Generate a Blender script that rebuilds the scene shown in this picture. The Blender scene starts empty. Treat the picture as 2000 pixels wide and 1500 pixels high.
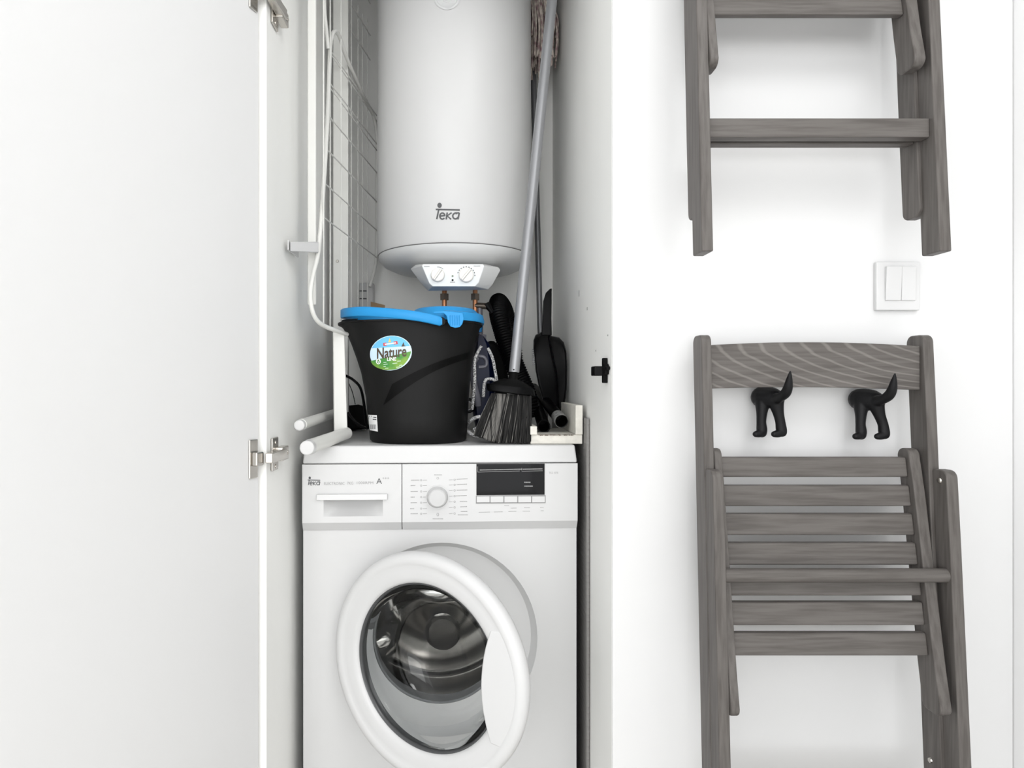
import bpy, bmesh, math, random
from mathutils import Vector, Matrix
random.seed(7)
PI = math.pi
S = bpy.context.scene
C = S.collection
# ---------------------------------------------------------------- camera, light, exposure
F, CX, CY, ZC = 1333.0, 910.0, 750.0, 0.98
cam_d = bpy.data.cameras.new('camera'); cam = bpy.data.objects.new('camera', cam_d); C.objects.link(cam)
cam.location = (0, 0, ZC); cam.rotation_euler = (PI/2, 0, 0)
cam_d.sensor_width = 36; cam_d.lens = F/2000*36; cam_d.shift_x = (1000-CX)/2000; cam_d.clip_start = 0.01
S.camera = cam
S.view_settings.view_transform = 'Standard'; S.view_settings.look = 'None'
S.view_settings.gamma = 1; S.view_settings.use_curve_mapping = False
S.view_settings.exposure = 0.27
w = bpy.data.worlds.new('world'); S.world = w; w.use_nodes = True
w.node_tree.nodes['Background'].inputs[0].default_value = (0.97, 0.985, 1.0, 1)
w.node_tree.nodes['Background'].inputs[1].default_value = 1.75
def area(name, loc, target, sx, sy, power, col=(1, 1, 1)):
    d = bpy.data.lights.new(name, 'AREA'); d.shape = 'RECTANGLE'; d.size = sx; d.size_y = sy; d.energy = power; d.color = col
    o = bpy.data.objects.new(name, d); C.objects.link(o); o.location = loc
    o.rotation_euler = (Vector(target)-Vector(loc)).to_track_quat('-Z', 'Y').to_euler()
    return o
area('ceiling_light', (0.75, -0.1, 2.42), (0.25, 1.3, 0.9), 0.6, 0.6, 8)
area('front_fill_light', (-0.4, -2.4, 1.3), (0.1, 1.6, 0.95), 2.4, 1.8, 30)  # broad frontal fill added to brighten the closet; stands for no known window

# ---------------------------------------------------------------- helpers
def lin(h):
    h = h.lstrip('#'); r = []
    for i in (0, 2, 4):
        c = int(h[i:i+2], 16)/255; r.append(c/12.92 if c <= .04045 else ((c+.055)/1.055)**2.4)
    return (*r, 1)
def mat(name, col, rough=.5, metal=0, spec=.5, noise=0, nscale=(8, 8, 8), bump=0, bscale=60, col2=None, trans=0, ior=1.45, coat=0):
    m = bpy.data.materials.new(name); m.use_nodes = True; nt = m.node_tree; b = nt.nodes['Principled BSDF']
    c = lin(col); b.inputs['Base Color'].default_value = c; b.inputs['Roughness'].default_value = rough
    b.inputs['Metallic'].default_value = metal; b.inputs['Specular IOR Level'].default_value = spec
    b.inputs['Transmission Weight'].default_value = trans; b.inputs['IOR'].default_value = ior
    b.inputs['Coat Weight'].default_value = coat
    tc = nt.nodes.new('ShaderNodeTexCoord')
    mp = nt.nodes.new('ShaderNodeMapping'); mp.inputs['Scale'].default_value = nscale
    nt.links.new(tc.outputs['Object'], mp.inputs[0])
    nz = nt.nodes.new('ShaderNodeTexNoise'); nz.inputs['Scale'].default_value = 1; nz.inputs['Detail'].default_value = 5
    nt.links.new(mp.outputs[0], nz.inputs[0])
    if noise or col2:
        rp = nt.nodes.new('ShaderNodeValToRGB'); nt.links.new(nz.outputs[0], rp.inputs[0])
        c2 = lin(col2) if col2 else tuple(x*(1-noise) for x in c[:3])+(1,)
        rp.color_ramp.elements[0].color = c2; rp.color_ramp.elements[0].position = .35
        rp.color_ramp.elements[1].color = c; rp.color_ramp.elements[1].position = .62
        nt.links.new(rp.outputs[0], b.inputs['Base Color'])
    if bump:
        n2 = nt.nodes.new('ShaderNodeTexNoise'); n2.inputs['Scale'].default_value = bscale; n2.inputs['Detail'].default_value = 3
        nt.links.new(tc.outputs['Object'], n2.inputs[0])
        bp = nt.nodes.new('ShaderNodeBump'); bp.inputs['Strength'].default_value = bump; bp.inputs['Distance'].default_value = .002
        nt.links.new(n2.outputs[0], bp.inputs['Height']); nt.links.new(bp.outputs[0], b.inputs['Normal'])
    return m
def wood(name, scale, rings=False):
    m = mat(name, '#625e5b', .45, spec=.25, nscale=scale, col2='#524e4b')
    nt = m.node_tree; b = nt.nodes['Principled BSDF']
    bp = nt.nodes.new('ShaderNodeBump'); bp.inputs['Strength'].default_value = .25; bp.inputs['Distance'].default_value = .001
    nz = [n for n in nt.nodes if n.type == 'TEX_NOISE'][0]
    nt.links.new(nz.outputs[0], bp.inputs['Height']); nt.links.new(bp.outputs[0], b.inputs['Normal'])
    if rings:   # broad cathedral grain of the back board
        tc = [n for n in nt.nodes if n.type == 'TEX_COORD'][0]
        mp = nt.nodes.new('ShaderNodeMapping'); mp.inputs['Scale'].default_value = (5, 1, 20); mp.inputs['Location'].default_value = (-5*.40, 0, -20*.955)
        nt.links.new(tc.outputs['Object'], mp.inputs[0])
        wv = nt.nodes.new('ShaderNodeTexWave'); wv.wave_type = 'RINGS'; wv.rings_direction = 'Y'; wv.inputs['Scale'].default_value = 1.7
        wv.inputs['Distortion'].default_value = 2.2; wv.inputs['Detail'].default_value = 2
        nt.links.new(mp.outputs[0], wv.inputs[0])
        r2 = nt.nodes.new('ShaderNodeValToRGB'); r2.color_ramp.elements[0].position = .8; r2.color_ramp.elements[0].color = (0, 0, 0, 1)
        r2.color_ramp.elements[1].position = 1; r2.color_ramp.elements[1].color = (.22, .22, .22, 1); nt.links.new(wv.outputs[0], r2.inputs[0])
        mx = nt.nodes.new('ShaderNodeMix'); mx.data_type = 'RGBA'
        rp = [n for n in nt.nodes if n.type == 'VALTORGB' and n != r2][0]
        nt.links.new(r2.outputs[0], mx.inputs[0]); nt.links.new(rp.outputs[0], mx.inputs[6]); mx.inputs[7].default_value = lin('#a9a49f')
        nt.links.new(mx.outputs[2], b.inputs['Base Color'])
    return m

def P(px, py, Y):                       # a pixel of the photograph to a point at depth Y
    return Vector(((px-CX)*Y/F, Y, ZC-(py-CY)*Y/F))
class MB:
    def __init__(s): s.v = []; s.f = []
    def add(s, vs, fs):
        n = len(s.v); s.v += [tuple(x) for x in vs]; s.f += [tuple(i+n for i in q) for q in fs]; return s
    def box(s, a, b):
        x0, x1 = sorted((a[0], b[0])); y0, y1 = sorted((a[1], b[1])); z0, z1 = sorted((a[2], b[2]))
        return s.hexa([(x0, y0, z0), (x1, y0, z0), (x1, y1, z0), (x0, y1, z0), (x0, y0, z1), (x1, y0, z1), (x1, y1, z1), (x0, y1, z1)])
    def hexa(s, v):
        return s.add(v, [(0, 3, 2, 1), (4, 5, 6, 7), (0, 1, 5, 4), (1, 2, 6, 5), (2, 3, 7, 6), (3, 0, 4, 7)])
    def loft(s, rings, caps=True, closed=True):
        n = len(rings[0]); vs = [p for r in rings for p in r]; fs = []
        for i in range(len(rings)-1):
            for j in range(n if closed else n-1):
                k = (j+1) % n
                fs.append((i*n+j, i*n+k, (i+1)*n+k, (i+1)*n+j))
        if caps: fs += [tuple(range(n))[::-1], tuple(range((len(rings)-1)*n, len(rings)*n))]
        return s.add(vs, fs)
    def tube(s, pts, r, seg=12, caps=True, flat=1.0, up=None):
        pts = [Vector(p) for p in pts]; n = len(pts); rr = r if isinstance(r, (list, tuple)) else [r]*n
        rings = []; t0 = (pts[1]-pts[0]).normalized()
        a = Vector(up) if up else (Vector((0, 0, 1)) if abs(t0.z) < .9 else Vector((0, 1, 0)))
        u = (a - t0*a.dot(t0)).normalized()
        for i, p in enumerate(pts):
            t = (pts[min(i+1, n-1)]-pts[max(i-1, 0)]).normalized()
            u = (u - t*u.dot(t)).normalized(); v = t.cross(u)
            rings.append([p + u*math.cos(2*PI*k/seg)*rr[i] + v*math.sin(2*PI*k/seg)*rr[i]*flat for k in range(seg)])
        return s.loft(rings, caps)
    def lathe(s, prof, c, axis='z', seg=48, caps=False, a0=0, a1=2*PI):
        full = abs(a1-a0-2*PI) < 1e-6; n = seg if full else seg+1; rings = []
        for k in range(n):
            a = a0+(a1-a0)*k/seg; ca, sa = math.cos(a), math.sin(a)
            rings.append([(c[0]+r*ca, c[1]+r*sa, c[2]+h) if axis == 'z' else ((c[0]+r*ca, c[1]+h, c[2]+r*sa) if axis == 'y' else (c[0]+h, c[1]+r*ca, c[2]+r*sa)) for r, h in prof])
        m = len(prof); vs = [p for r in rings for p in r]; fs = []
        for k in range(n if full else n-1):
            k2 = (k+1) % n
            for i in range(m-1): fs.append((k*m+i, k2*m+i, k2*m+i+1, k*m+i+1))
        return s.add(vs, fs)
    def prism(s, poly, fa, fb):         # poly of 2D points, fa/fb map them to the two caps
        return s.loft([[fa(*p) for p in poly], [fb(*p) for p in poly]])
    def build(s, name, m, parent=None, off=None, bevel=0, smooth=35, seg=2, skip_fix=False):
        me = bpy.data.meshes.new(name)
        o3 = Vector(off) if off is not None else (ORG.get(parent.name, Vector()) if parent else Vector())
        me.from_pydata([tuple(Vector(p)-o3) for p in s.v], [], s.f); me.validate()
        b = bmesh.new(); b.from_mesh(me)
        bmesh.ops.remove_doubles(b, verts=b.verts, dist=1e-6)
        if not skip_fix: bmesh.ops.recalc_face_normals(b, faces=b.faces)
        b.to_mesh(me); b.free()
        me.materials.append(m)
        if smooth:
            me.polygons.foreach_set('use_smooth', [True]*len(me.polygons)); me.set_sharp_from_angle(angle=math.radians(smooth))
        o = bpy.data.objects.new(name, me); C.objects.link(o)
        if parent: o.parent = parent; ORG[o.name] = o3
        if bevel:
            md = o.modifiers.new('bevel', 'BEVEL'); md.width = bevel; md.segments = seg; md.limit_method = 'ANGLE'; md.angle_limit = math.radians(40)
            md.harden_normals = True
        return o
ORG = {}
def thing(name, label, cat, loc=(0, 0, 0), rz=0, group=None, local=False):
    o = bpy.data.objects.new(name, None); C.objects.link(o); o.location = loc; o.rotation_euler = (0, 0, rz); o.empty_display_size = .05
    o['label'] = label; o['category'] = cat
    if group: o['group'] = group
    ORG[o.name] = Vector() if local else Vector(loc)
    return o
def tag(o, label, cat, group=None):
    o['label'] = label; o['category'] = cat
    if group: o['group'] = group
    return o
def struct(o): o['kind'] = 'structure'; return o
def spline(pts, n=8):
    pts = [Vector(p) for p in pts]; out = []
    for i in range(len(pts)-1):
        p0, p1, p2, p3 = pts[max(i-1, 0)], pts[i], pts[i+1], pts[min(i+2, len(pts)-1)]
        for k in range(n):
            t = k/n
            out.append(.5*((2*p1)+(p2-p0)*t+(2*p0-5*p1+4*p2-p3)*t*t+(3*p1-p0-3*p2+p3)*t**3))
    out.append(pts[-1]); return out
def text2d(s, size=1.0, bold=0.0):                # a flat 2D mesh of a word, left baseline at 0,0
    cu = bpy.data.curves.new('t', 'FONT'); cu.body = s; cu.size = size; cu.resolution_u = 3; cu.offset = bold
    o = bpy.data.objects.new('t', cu); C.objects.link(o)
    me = o.to_mesh(); v = [(p.co.x, p.co.y) for p in me.vertices]; f = [tuple(q.vertices) for q in me.polygons]
    o.to_mesh_clear(); bpy.data.objects.remove(o); bpy.data.curves.remove(cu)
    return v, f
def fit(v, x0, y0, x1, y1):             # fit 2D verts to a box given in photo pixels (y down)
    ax = min(p[0] for p in v); bx = max(p[0] for p in v); ay = min(p[1] for p in v); by = max(p[1] for p in v)
    return [(x0+(p[0]-ax)/(bx-ax)*(x1-x0), y1-(p[1]-ay)/(by-ay)*(y1-y0)) for p in v]
def stroke2d(lines, wd):                # thick polylines in 2D
    V = []; Fc = []
    for ln in lines:
        n = len(ln); L = []
        for i, p in enumerate(ln):
            a = ln[max(i-1, 0)]; b = ln[min(i+1, n-1)]
            dx, dy = b[0]-a[0], b[1]-a[1]; l = math.hypot(dx, dy) or 1
            L.append((-dy/l*wd/2, dx/l*wd/2))
        base = len(V)
        for p, q in zip(ln, L): V += [(p[0]+q[0], p[1]+q[1]), (p[0]-q[0], p[1]-q[1])]
        Fc += [(base+2*i, base+2*i+1, base+2*i+3, base+2*i+2) for i in range(n-1)]
    return V, Fc
def arc2(cx, cy, rx, ry, a0, a1, n=14): return [(cx+rx*math.cos(math.radians(a0+(a1-a0)*k/n)), cy-ry*math.sin(math.radians(a0+(a1-a0)*k/n))) for k in range(n+1)]
def disc2(cx, cy, rx, ry, n=32): return [(cx+rx*math.cos(2*PI*k/n), cy+ry*math.sin(2*PI*k/n)) for k in range(n)]
def logo(x, y, s):                      # the maker's word mark, x,y = top-left of the long bar, s = length of bar in px
    u = s/48
    L = [[(x+47*u*k/16, y+1*u*k/16) for k in range(17)],
         [(x+6*u, y), (x+2*u, y+19*u)],
         [(x+8.5*u, y+13*u), (x+17.5*u, y+12*u)] + arc2(x+13*u, y+13*u, 5*u, 6*u, 10, 320),
         [(x+22.5*u, y+6*u), (x+20.5*u, y+19.5*u)], [(x+31*u, y+6.5*u), (x+22.5*u, y+12.5*u), (x+30*u, y+19.5*u)],
         arc2(x+38.5*u, y+13*u, 5.2*u, 5.6*u, 50, 340), [(x+46*u, y+6.5*u), (x+43.5*u, y+19.5*u)], [(x+37*u, y+7*u), (x+46*u, y+6.8*u)]]
    V, Fc = stroke2d(L, 3.0*u)
    d = disc2(x+7.5*u, y-8*u, 4.3*u, 5*u, 20); n = len(V); V += d; Fc.append(tuple(range(n, n+20)))
    return V, Fc
def decal(name, vf, fn, m, parent, off=None):
    mb = MB(); mb.add([fn(*p) for p in vf[0]], vf[1]); o = mb.build(name, m, parent, off=off, smooth=0)
    if name in ('fine_print', 'programme_symbols', 'button_print', 'display_print', 'dial_scale', 'panel_print', 'barcode', 'sticker_print', 'small_print'): o['kind'] = 'stuff'
    return o

# ---------------------------------------------------------------- materials
M = dict(
 wall=mat('white_wall_paint', '#dbdbdb', .75, noise=.015, nscale=(2, 2, 2), bump=.05, bscale=25),
 closet=mat('closet_paint', '#fbfbf8', .55, noise=.03, nscale=(6, 6, 2.5), bump=.12, bscale=18),
 door=mat('door_lacquer', '#dcdcdc', .4, noise=.01, nscale=(1, 1, 1)),
 ceil=mat('white_ceiling_paint', '#f6f6f6', .8, noise=.01, nscale=(2, 2, 2)),
 floor=mat('floor_wood', '#d2cfc9', .4, noise=.1, nscale=(4, 40, 4)),
 wood_v=wood('grey_stained_wood_upright', (150, 150, 9)), wood_h=wood('grey_stained_wood_slat', (9, 150, 150)), wood_b=wood('grey_stained_wood_board', (9, 90, 150), True),
 enamel=mat('white_enamel', '#d0d0d0', .36, spec=.4, noise=.01, nscale=(3, 3, 3)),
 cap=mat('white_boiler_plastic', '#d3d4d4', .35),
 seam=mat('grey_seam', '#777777', .5),
 wplast=mat('white_plastic', '#d1d1d1', .33, noise=.01, nscale=(5, 5, 5)),
 wbevel=mat('light_grey_plastic', '#c6c6c6', .35), cream=mat('knob_plastic', '#ebe8e3', .4),
 silver=mat('silver_plastic', '#cfcfcf', .35, metal=.2), print=mat('grey_print', '#555658', .6), fine=mat('fine_print', '#9a9a9a', .6),
 glossblack=mat('black_display', '#060608', .05, spec=.3), black=mat('black_plastic', '#050506', .4, spec=.13), blackm=mat('matt_black', '#0a0a0a', .6, spec=.12),
 hookb=mat('black_hook_plastic', '#0e0e10', .5, spec=.25),
 bucket=mat('black_bucket_plastic', '#121212', .5, spec=.2, bump=.05, bscale=200), groove=mat('groove_shade_black', '#040404', .42, spec=.1),
 blue=mat('sky_blue_plastic', '#2b92d2', .4, spec=.3), glass=mat('clear_glass', '#f4f6f6', .01, trans=1, ior=1.3),
 steel=mat('drum_steel', '#b3b1ae', .08, metal=1, noise=.05, nscale=(20, 20, 20)), rubber=mat('grey_rubber', '#77787a', .5), darkring=mat('dark_glass_rim', '#4a4b4c', .2),
 chrome=mat('hinge_metal', '#c9c5bf', .25, metal=1), alu=mat('aluminium_pole', '#96979a', .38, metal=.5), dkpole=mat('grey_pole', '#77787a', .4, metal=.5),
 airer=mat('white_coated_metal', '#dededa', .35), board=mat('grey_ribbed_board', '#8c8a88', .6),
 copper=mat('copper', '#b07a58', .35, metal=.8), brass=mat('dull_fitting', '#6c6258', .4, metal=.7),
 navy=mat('navy_plastic', '#060f2a', .3, spec=.15), gplast=mat('grey_translucent_plastic', '#66666e', .25),
 chip=mat('chipped_cream_paint', '#e4e1d8', .6, noise=.12, nscale=(60, 60, 60), bump=.4, bscale=90), raw=mat('bare_wood_edge', '#6a5c50', .8, noise=.4, nscale=(90, 90, 90)),
 sleeve=mat('scuffed_grey_sleeve', '#a9a9a7', .5, col2='#6f6f6d', nscale=(150, 150, 150)),
 white=mat('white_print', '#fafafa', .5), red=mat('red_print', '#c8474f', .5), yellow=mat('yellow_print', '#e6c66a', .5), brown=mat('brown_print', '#4e4030', .5),
 green=mat('green_print', '#3f8a3c', .5, col2='#7fa63a', nscale=(40, 40, 40)), ltsky=mat('sky_print', '#cfe6f5', .5), midsky=mat('blue_sky_print', '#6cbdea', .5), palegreen=mat('pale_green_print', '#cfe3cf', .5),
 card=mat('brown_card', '#a98e70', .8), led=mat('indicator', '#7d8a72', .3), dirt=mat('scuff_mark', '#8f8f8c', .8), rust=mat('dark_speck', '#5a5650', .8),
)
def fibre(name, a, b, scale, thr=.5, rough=.8):
    m = mat(name, a, rough, nscale=scale, col2=b); return m
M['bristle'] = fibre('broom_bristles', '#1f1e1d', '#050505', (260, 30, 6))
M['bristle2'] = fibre('pale_broom_bristles', '#807e7a', '#2c2b2a', (260, 30, 6))
M['mop'] = fibre('mop_cotton', '#cfc6bb', '#8d7476', (90, 90, 60))
M['cord'] = fibre('braided_cord', '#ededed', '#1b1b1b', (330, 330, 330))
# perforated drum steel
m = M['steelp'] = mat('perforated_drum_steel', '#85837f', .2, metal=1)
nt = m.node_tree; tc = [n for n in nt.nodes if n.type == 'TEX_COORD'][0]
vo = nt.nodes.new('ShaderNodeTexVoronoi'); vo.inputs['Scale'].default_value = 170; vo.inputs['Randomness'].default_value = .1; nt.links.new(tc.outputs['Object'], vo.inputs[0])
rp = nt.nodes.new('ShaderNodeValToRGB'); rp.color_ramp.elements[0].position = .18; rp.color_ramp.elements[0].color = (.01, .01, .01, 1)
rp.color_ramp.elements[1].position = .24; rp.color_ramp.elements[1].color = lin('#8f8d8a'); nt.links.new(vo.outputs['Distance'], rp.inputs[0])
nt.links.new(rp.outputs[0], nt.nodes['Principled BSDF'].inputs['Base Color'])
# ribbed board: fine diamond relief
m = M['board']; nt = m.node_tree; tc = [n for n in nt.nodes if n.type == 'TEX_COORD'][0]
vo = nt.nodes.new('ShaderNodeTexVoronoi'); vo.inputs['Scale'].default_value = 70; vo.inputs['Randomness'].default_value = .0; nt.links.new(tc.outputs['Object'], vo.inputs[0])
bp = nt.nodes.new('ShaderNodeBump'); bp.inputs['Strength'].default_value = .9; bp.inputs['Distance'].default_value = .006
nt.links.new(vo.outputs['Distance'], bp.inputs['Height']); nt.links.new(bp.outputs[0], nt.nodes['Principled BSDF'].inputs['Normal'])

# ---------------------------------------------------------------- the setting
YW, XR, XL, YB = 1.262, .2705, -.3755, 2.13
HZ = 2.5
struct(MB().box((-2.6, -3.2, -.05), (1.2, 2.3, 0)).build('floor', M['floor']))
struct(MB().box((-2.6, -3.2, HZ), (1.2, 2.3, HZ+.05)).build('ceiling', M['ceil']))
struct(MB().box((XR+.0005, YW, 0), (1.012, YW+.1, HZ)).build('wall_front', M['wall'], bevel=.002))
struct(MB().box((-2.6, YW+.02, 0), (XL-.02, YW+.12, HZ)).build('wall_front_left', M['ceil']))
struct(MB().box((XL-.0195, YW+.001, 2.02), (XR, YW+.1, HZ)).build('wall_front_header', M['wall']))
struct(MB().box((1.013, -3.2, 0), (1.1, YW+.1, HZ)).build('wall_right', M['ceil']))
struct(MB().box((XL-.0195, 1.285, 0), (XL, YB, HZ)).build('wall_closet_left', M['closet'], bevel=.0015))
struct(MB().box((XR, YW+.004, 0), (XR+.02, YB, HZ)).build('wall_closet_right', M['closet']))
struct(MB().box((XL-.0195, YB+.0005, 0), (XR+.02, YB+.05, HZ)).build('wall_closet_back', M['closet']))

# closet door, swung wide open to the left
th = math.radians(20); hx, hy = XL-.012, 1.275
dv = Vector((-math.sin(th), -math.cos(th), 0)); nv = Vector((-math.cos(th), math.sin(th), 0))
def D(l, t, z): return Vector((hx, hy, 0)) + dv*l + nv*t + Vector((0, 0, z))
door = MB().hexa([D(0, 0, .02), D(.62, 0, .02), D(.62, .02, .02), D(0, .02, .02), D(0, 0, 2.01), D(.62, 0, 2.01), D(.62, .02, 2.01), D(0, .02, 2.01)]).build('door_1', M['door'], bevel=.0015)
struct(door)
def hinge(z):
    h = MB()
    def slab(l0, l1, z0, z1, t0, t1, b=h): b.hexa([D(l0, t0, z0), D(l1, t0, z0), D(l1, t1, z0), D(l0, t1, z0), D(l0, t0, z1), D(l1, t0, z1), D(l1, t1, z1), D(l0, t1, z1)])
    slab(.006, .03, z-.036, z+.036, -.004, -.0002)
    ho = h.build('hinge', M['chrome'], door, bevel=.002)
    k = MB(); slab(.004, .026, z-.013, z+.013, -.016, -.004, k); k.build('hinge_cup', M['chrome'], ho, bevel=.003)
    a = MB(); x0 = XL
    a.hexa([(x0+.004, 1.262, z-.009), (x0+.006, 1.335, z-.009), (x0+.024, 1.345, z-.009), (x0+.018, 1.262, z-.009), (x0+.004, 1.262, z+.010), (x0+.006, 1.335, z+.012), (x0+.024, 1.345, z+.012), (x0+.018, 1.262, z+.010)])
    a.build('hinge_arm', M['chrome'], ho, bevel=.002)
    b = MB(); b.box((x0+.0005, 1.31, z-.03), (x0+.005, 1.35, z+.034)); b.box((x0+.004, 1.325, z-.012), (x0+.02, 1.37, z+.015)); b.build('mounting_plate', M['chrome'], ho, bevel=.002)
    for yy, zz in ((1.33, .024), (1.33, -.022)): MB().lathe([(0, .0065), (.004, .0062), (.0045, .0045), (0, .0045)], (x0, yy, z+zz), 'x', 12).build('screw', M['chrome'], ho)
    for yy in (1.34, 1.36): MB().lathe([(0, .0225), (.0035, .0222), (.004, .019), (0, .019)], (x0, yy, z+.002), 'x', 12).build('screw', M['chrome'], ho)
hinge(.842); hinge(1.705)

# ---------------------------------------------------------------- folding chairs
def yA(z): return 1.225-(1.0655-z)*.061      # back face of the long uprights
def yB(z): return 1.130-(.835-z)*.065        # front face of the front legs
def yC(z): return 1.176-(.866-z)*.181        # front face of the seat rails
def chair(label, dx=0, dy=0, dz=0, zr=.285, ax=0, sz=0, grp='grey folding chairs hung on the wall'):
    o3 = Vector((.6+dx, 1.2+dy, .12+dz)); sh = Vector((dx, dy, dz))
    t = thing('folding_chair', label, 'chair', o3, 0, grp)
    off = o3-sh
    def rail(x0, x1, z0, z1, fy, d0, d1, name, round_top=True, round_bot=True, sub=None):
        n = 26; r0 = []
        prof = []
        # side profile in (y,z): straight bar with rounded ends
        d = lambda z: d0+(d1-d0)*(z1-z)/(z1-z0)
        zs = [z1-(z1-z0)*i/6 for i in range(7)]
        R = .014
        front = []; back = []
        if round_top:
            for k in range(7):
                a = PI/2*k/6; front.append((fy(z1-R+R*math.sin(PI/2-a))+R*(1-math.cos(PI/2-a)) if 0 else fy(z1)+R*(1-math.sin(a)), z1-R+R*math.cos(a)))
        else: front.append((fy(z1), z1))
        for z in zs[1:-1]: front.append((fy(z), z))
        if round_bot:
            for k in range(7):
                a = PI/2*k/6; front.append((fy(z0)+R*(1-math.cos(a)), z0+R-R*math.sin(a)))
        else: front.append((fy(z0), z0))
        if round_bot:
            for k in range(7):
                a = PI/2*k/6; back.append((fy(z0)+d(z0)-R*(1-math.sin(a)), z0+R-R*math.cos(a)))
        else: back.append((fy(z0)+d(z0), z0))
        for z in zs[::-1][1:-1]: back.append((fy(z)+d(z), z))
        if round_top:
            for k in range(7):
                a = PI/2*k/6; back.append((fy(z1)+d(z1)-R*(1-math.cos(a)), z1-R+R*math.sin(a)))
        else: back.append((fy(z1)+d(z1), z1))
        return MB().loft([[(x0, y, z) for y, z in front+back], [(x1, y, z) for y, z in front+back]]).build(name, M['wood_v'], t, off=off, bevel=.0025)
    for x0, x1 in ((.407+ax, .4245+ax), (.790, .8085)):
        rail(x0, x1, .199, 1.0655, lambda z: yA(z)-.046, .046, .046, 'back_upright')
    for x0, x1 in ((.4085, .4275), (.796, .8155)):
        rail(x0, x1, .131, .836, yB, .042, .046, 'front_leg', round_bot=False)
    for x0, x1 in ((.4275, .442), (.7645, .7835)):
        rail(x0, x1, .4405, .868, yC, .034, .047, 'seat_rail')
    # curved top board
    n = 16; rings = []
    for i in range(n+1):
        u = i/n; px = 1384+(1803-1384)*u; arc = 1-(2*u-1)**2
        X = .4245+(.790-.4245)*u; Y = 1.187+.004*arc
        zt = ZC-(674+2*u-7*arc-750)*1.187/F; zb = ZC-(759+3*u-4*arc-750)*1.187/F
        rings.append([(X, Y, zb), (X, Y+.016, zb), (X, Y+.016, zt), (X, Y, zt)])
    MB().loft(rings).build('back_board', M['wood_b'], t, off=off, bevel=.0015)
    # seat slats
    for a, b in ((893, 932), (948, 989), (1003.5, 1045.5), (1060.5, 1104), (1119, 1164), (1176.5, 1222), (1236.5, 1281.5)):
        Yc = 1.19
        for _ in range(3):
            za = ZC-(a-750)*Yc/F; Yc = yC(za)+.011
        Ya = Yc; Yb = Yc
        for _ in range(3):
            zb = ZC-(b-750)*Yb/F; Yb = yC(zb)+.011
        za += sz; zb += sz
        MB().hexa([(.442, Yb, zb), (.7645, Yb, zb), (.7645, Yb+.014, zb), (.442, Yb+.014, zb), (.442, Ya, za), (.7645, Ya, za), (.7645, Ya+.014, za), (.442, Ya+.014, za)]).build('slat', M['wood_h'], t, off=off, bevel=.003)
    z = ZC-(1125-750)*1.128/F
    MB().tube([(.4275, 1.132, z), (.796, 1.132, z)], .0115, 20).build('round_rung', M['wood_h'], t, off=off)
    z0, z1 = zr, zr+.032
    MB().box((.4275, yB(.33)+.012, z0), (.796, yB(.33)+.034, z1)).build('leg_rung', M['wood_h'], t, off=off, bevel=.002)
    MB().box((.4245, yA(.33)-.040, z0), (.790, yA(.33)-.018, z1)).build('leg_rung', M['wood_h'], t, off=off, bevel=.002)
    # pivot bolts and wall hooks
    b = MB(); b.lathe([(0, -.0025), (.004, -.002), (.005, 0), (0, 0)], (.796, yB(.82)+.018, .818), 'x', 14)
    b.build('bolt', M['chrome'], t, off=off); b = MB()
    b.lathe([(0, -.0025), (.004, -.002), (.005, 0), (0, 0)], (.790, yA(.34)-.02, .34), 'x', 14)
    b.build('bolt', M['chrome'], t, off=off)
    return t
chair('grey stained folding chair with seven seat slats, hung below the white light switch')
chair('grey stained folding chair hung high, its legs and rung showing above the light switch', -.0245, .026, 1.065, .3255, .007, .008)

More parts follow.
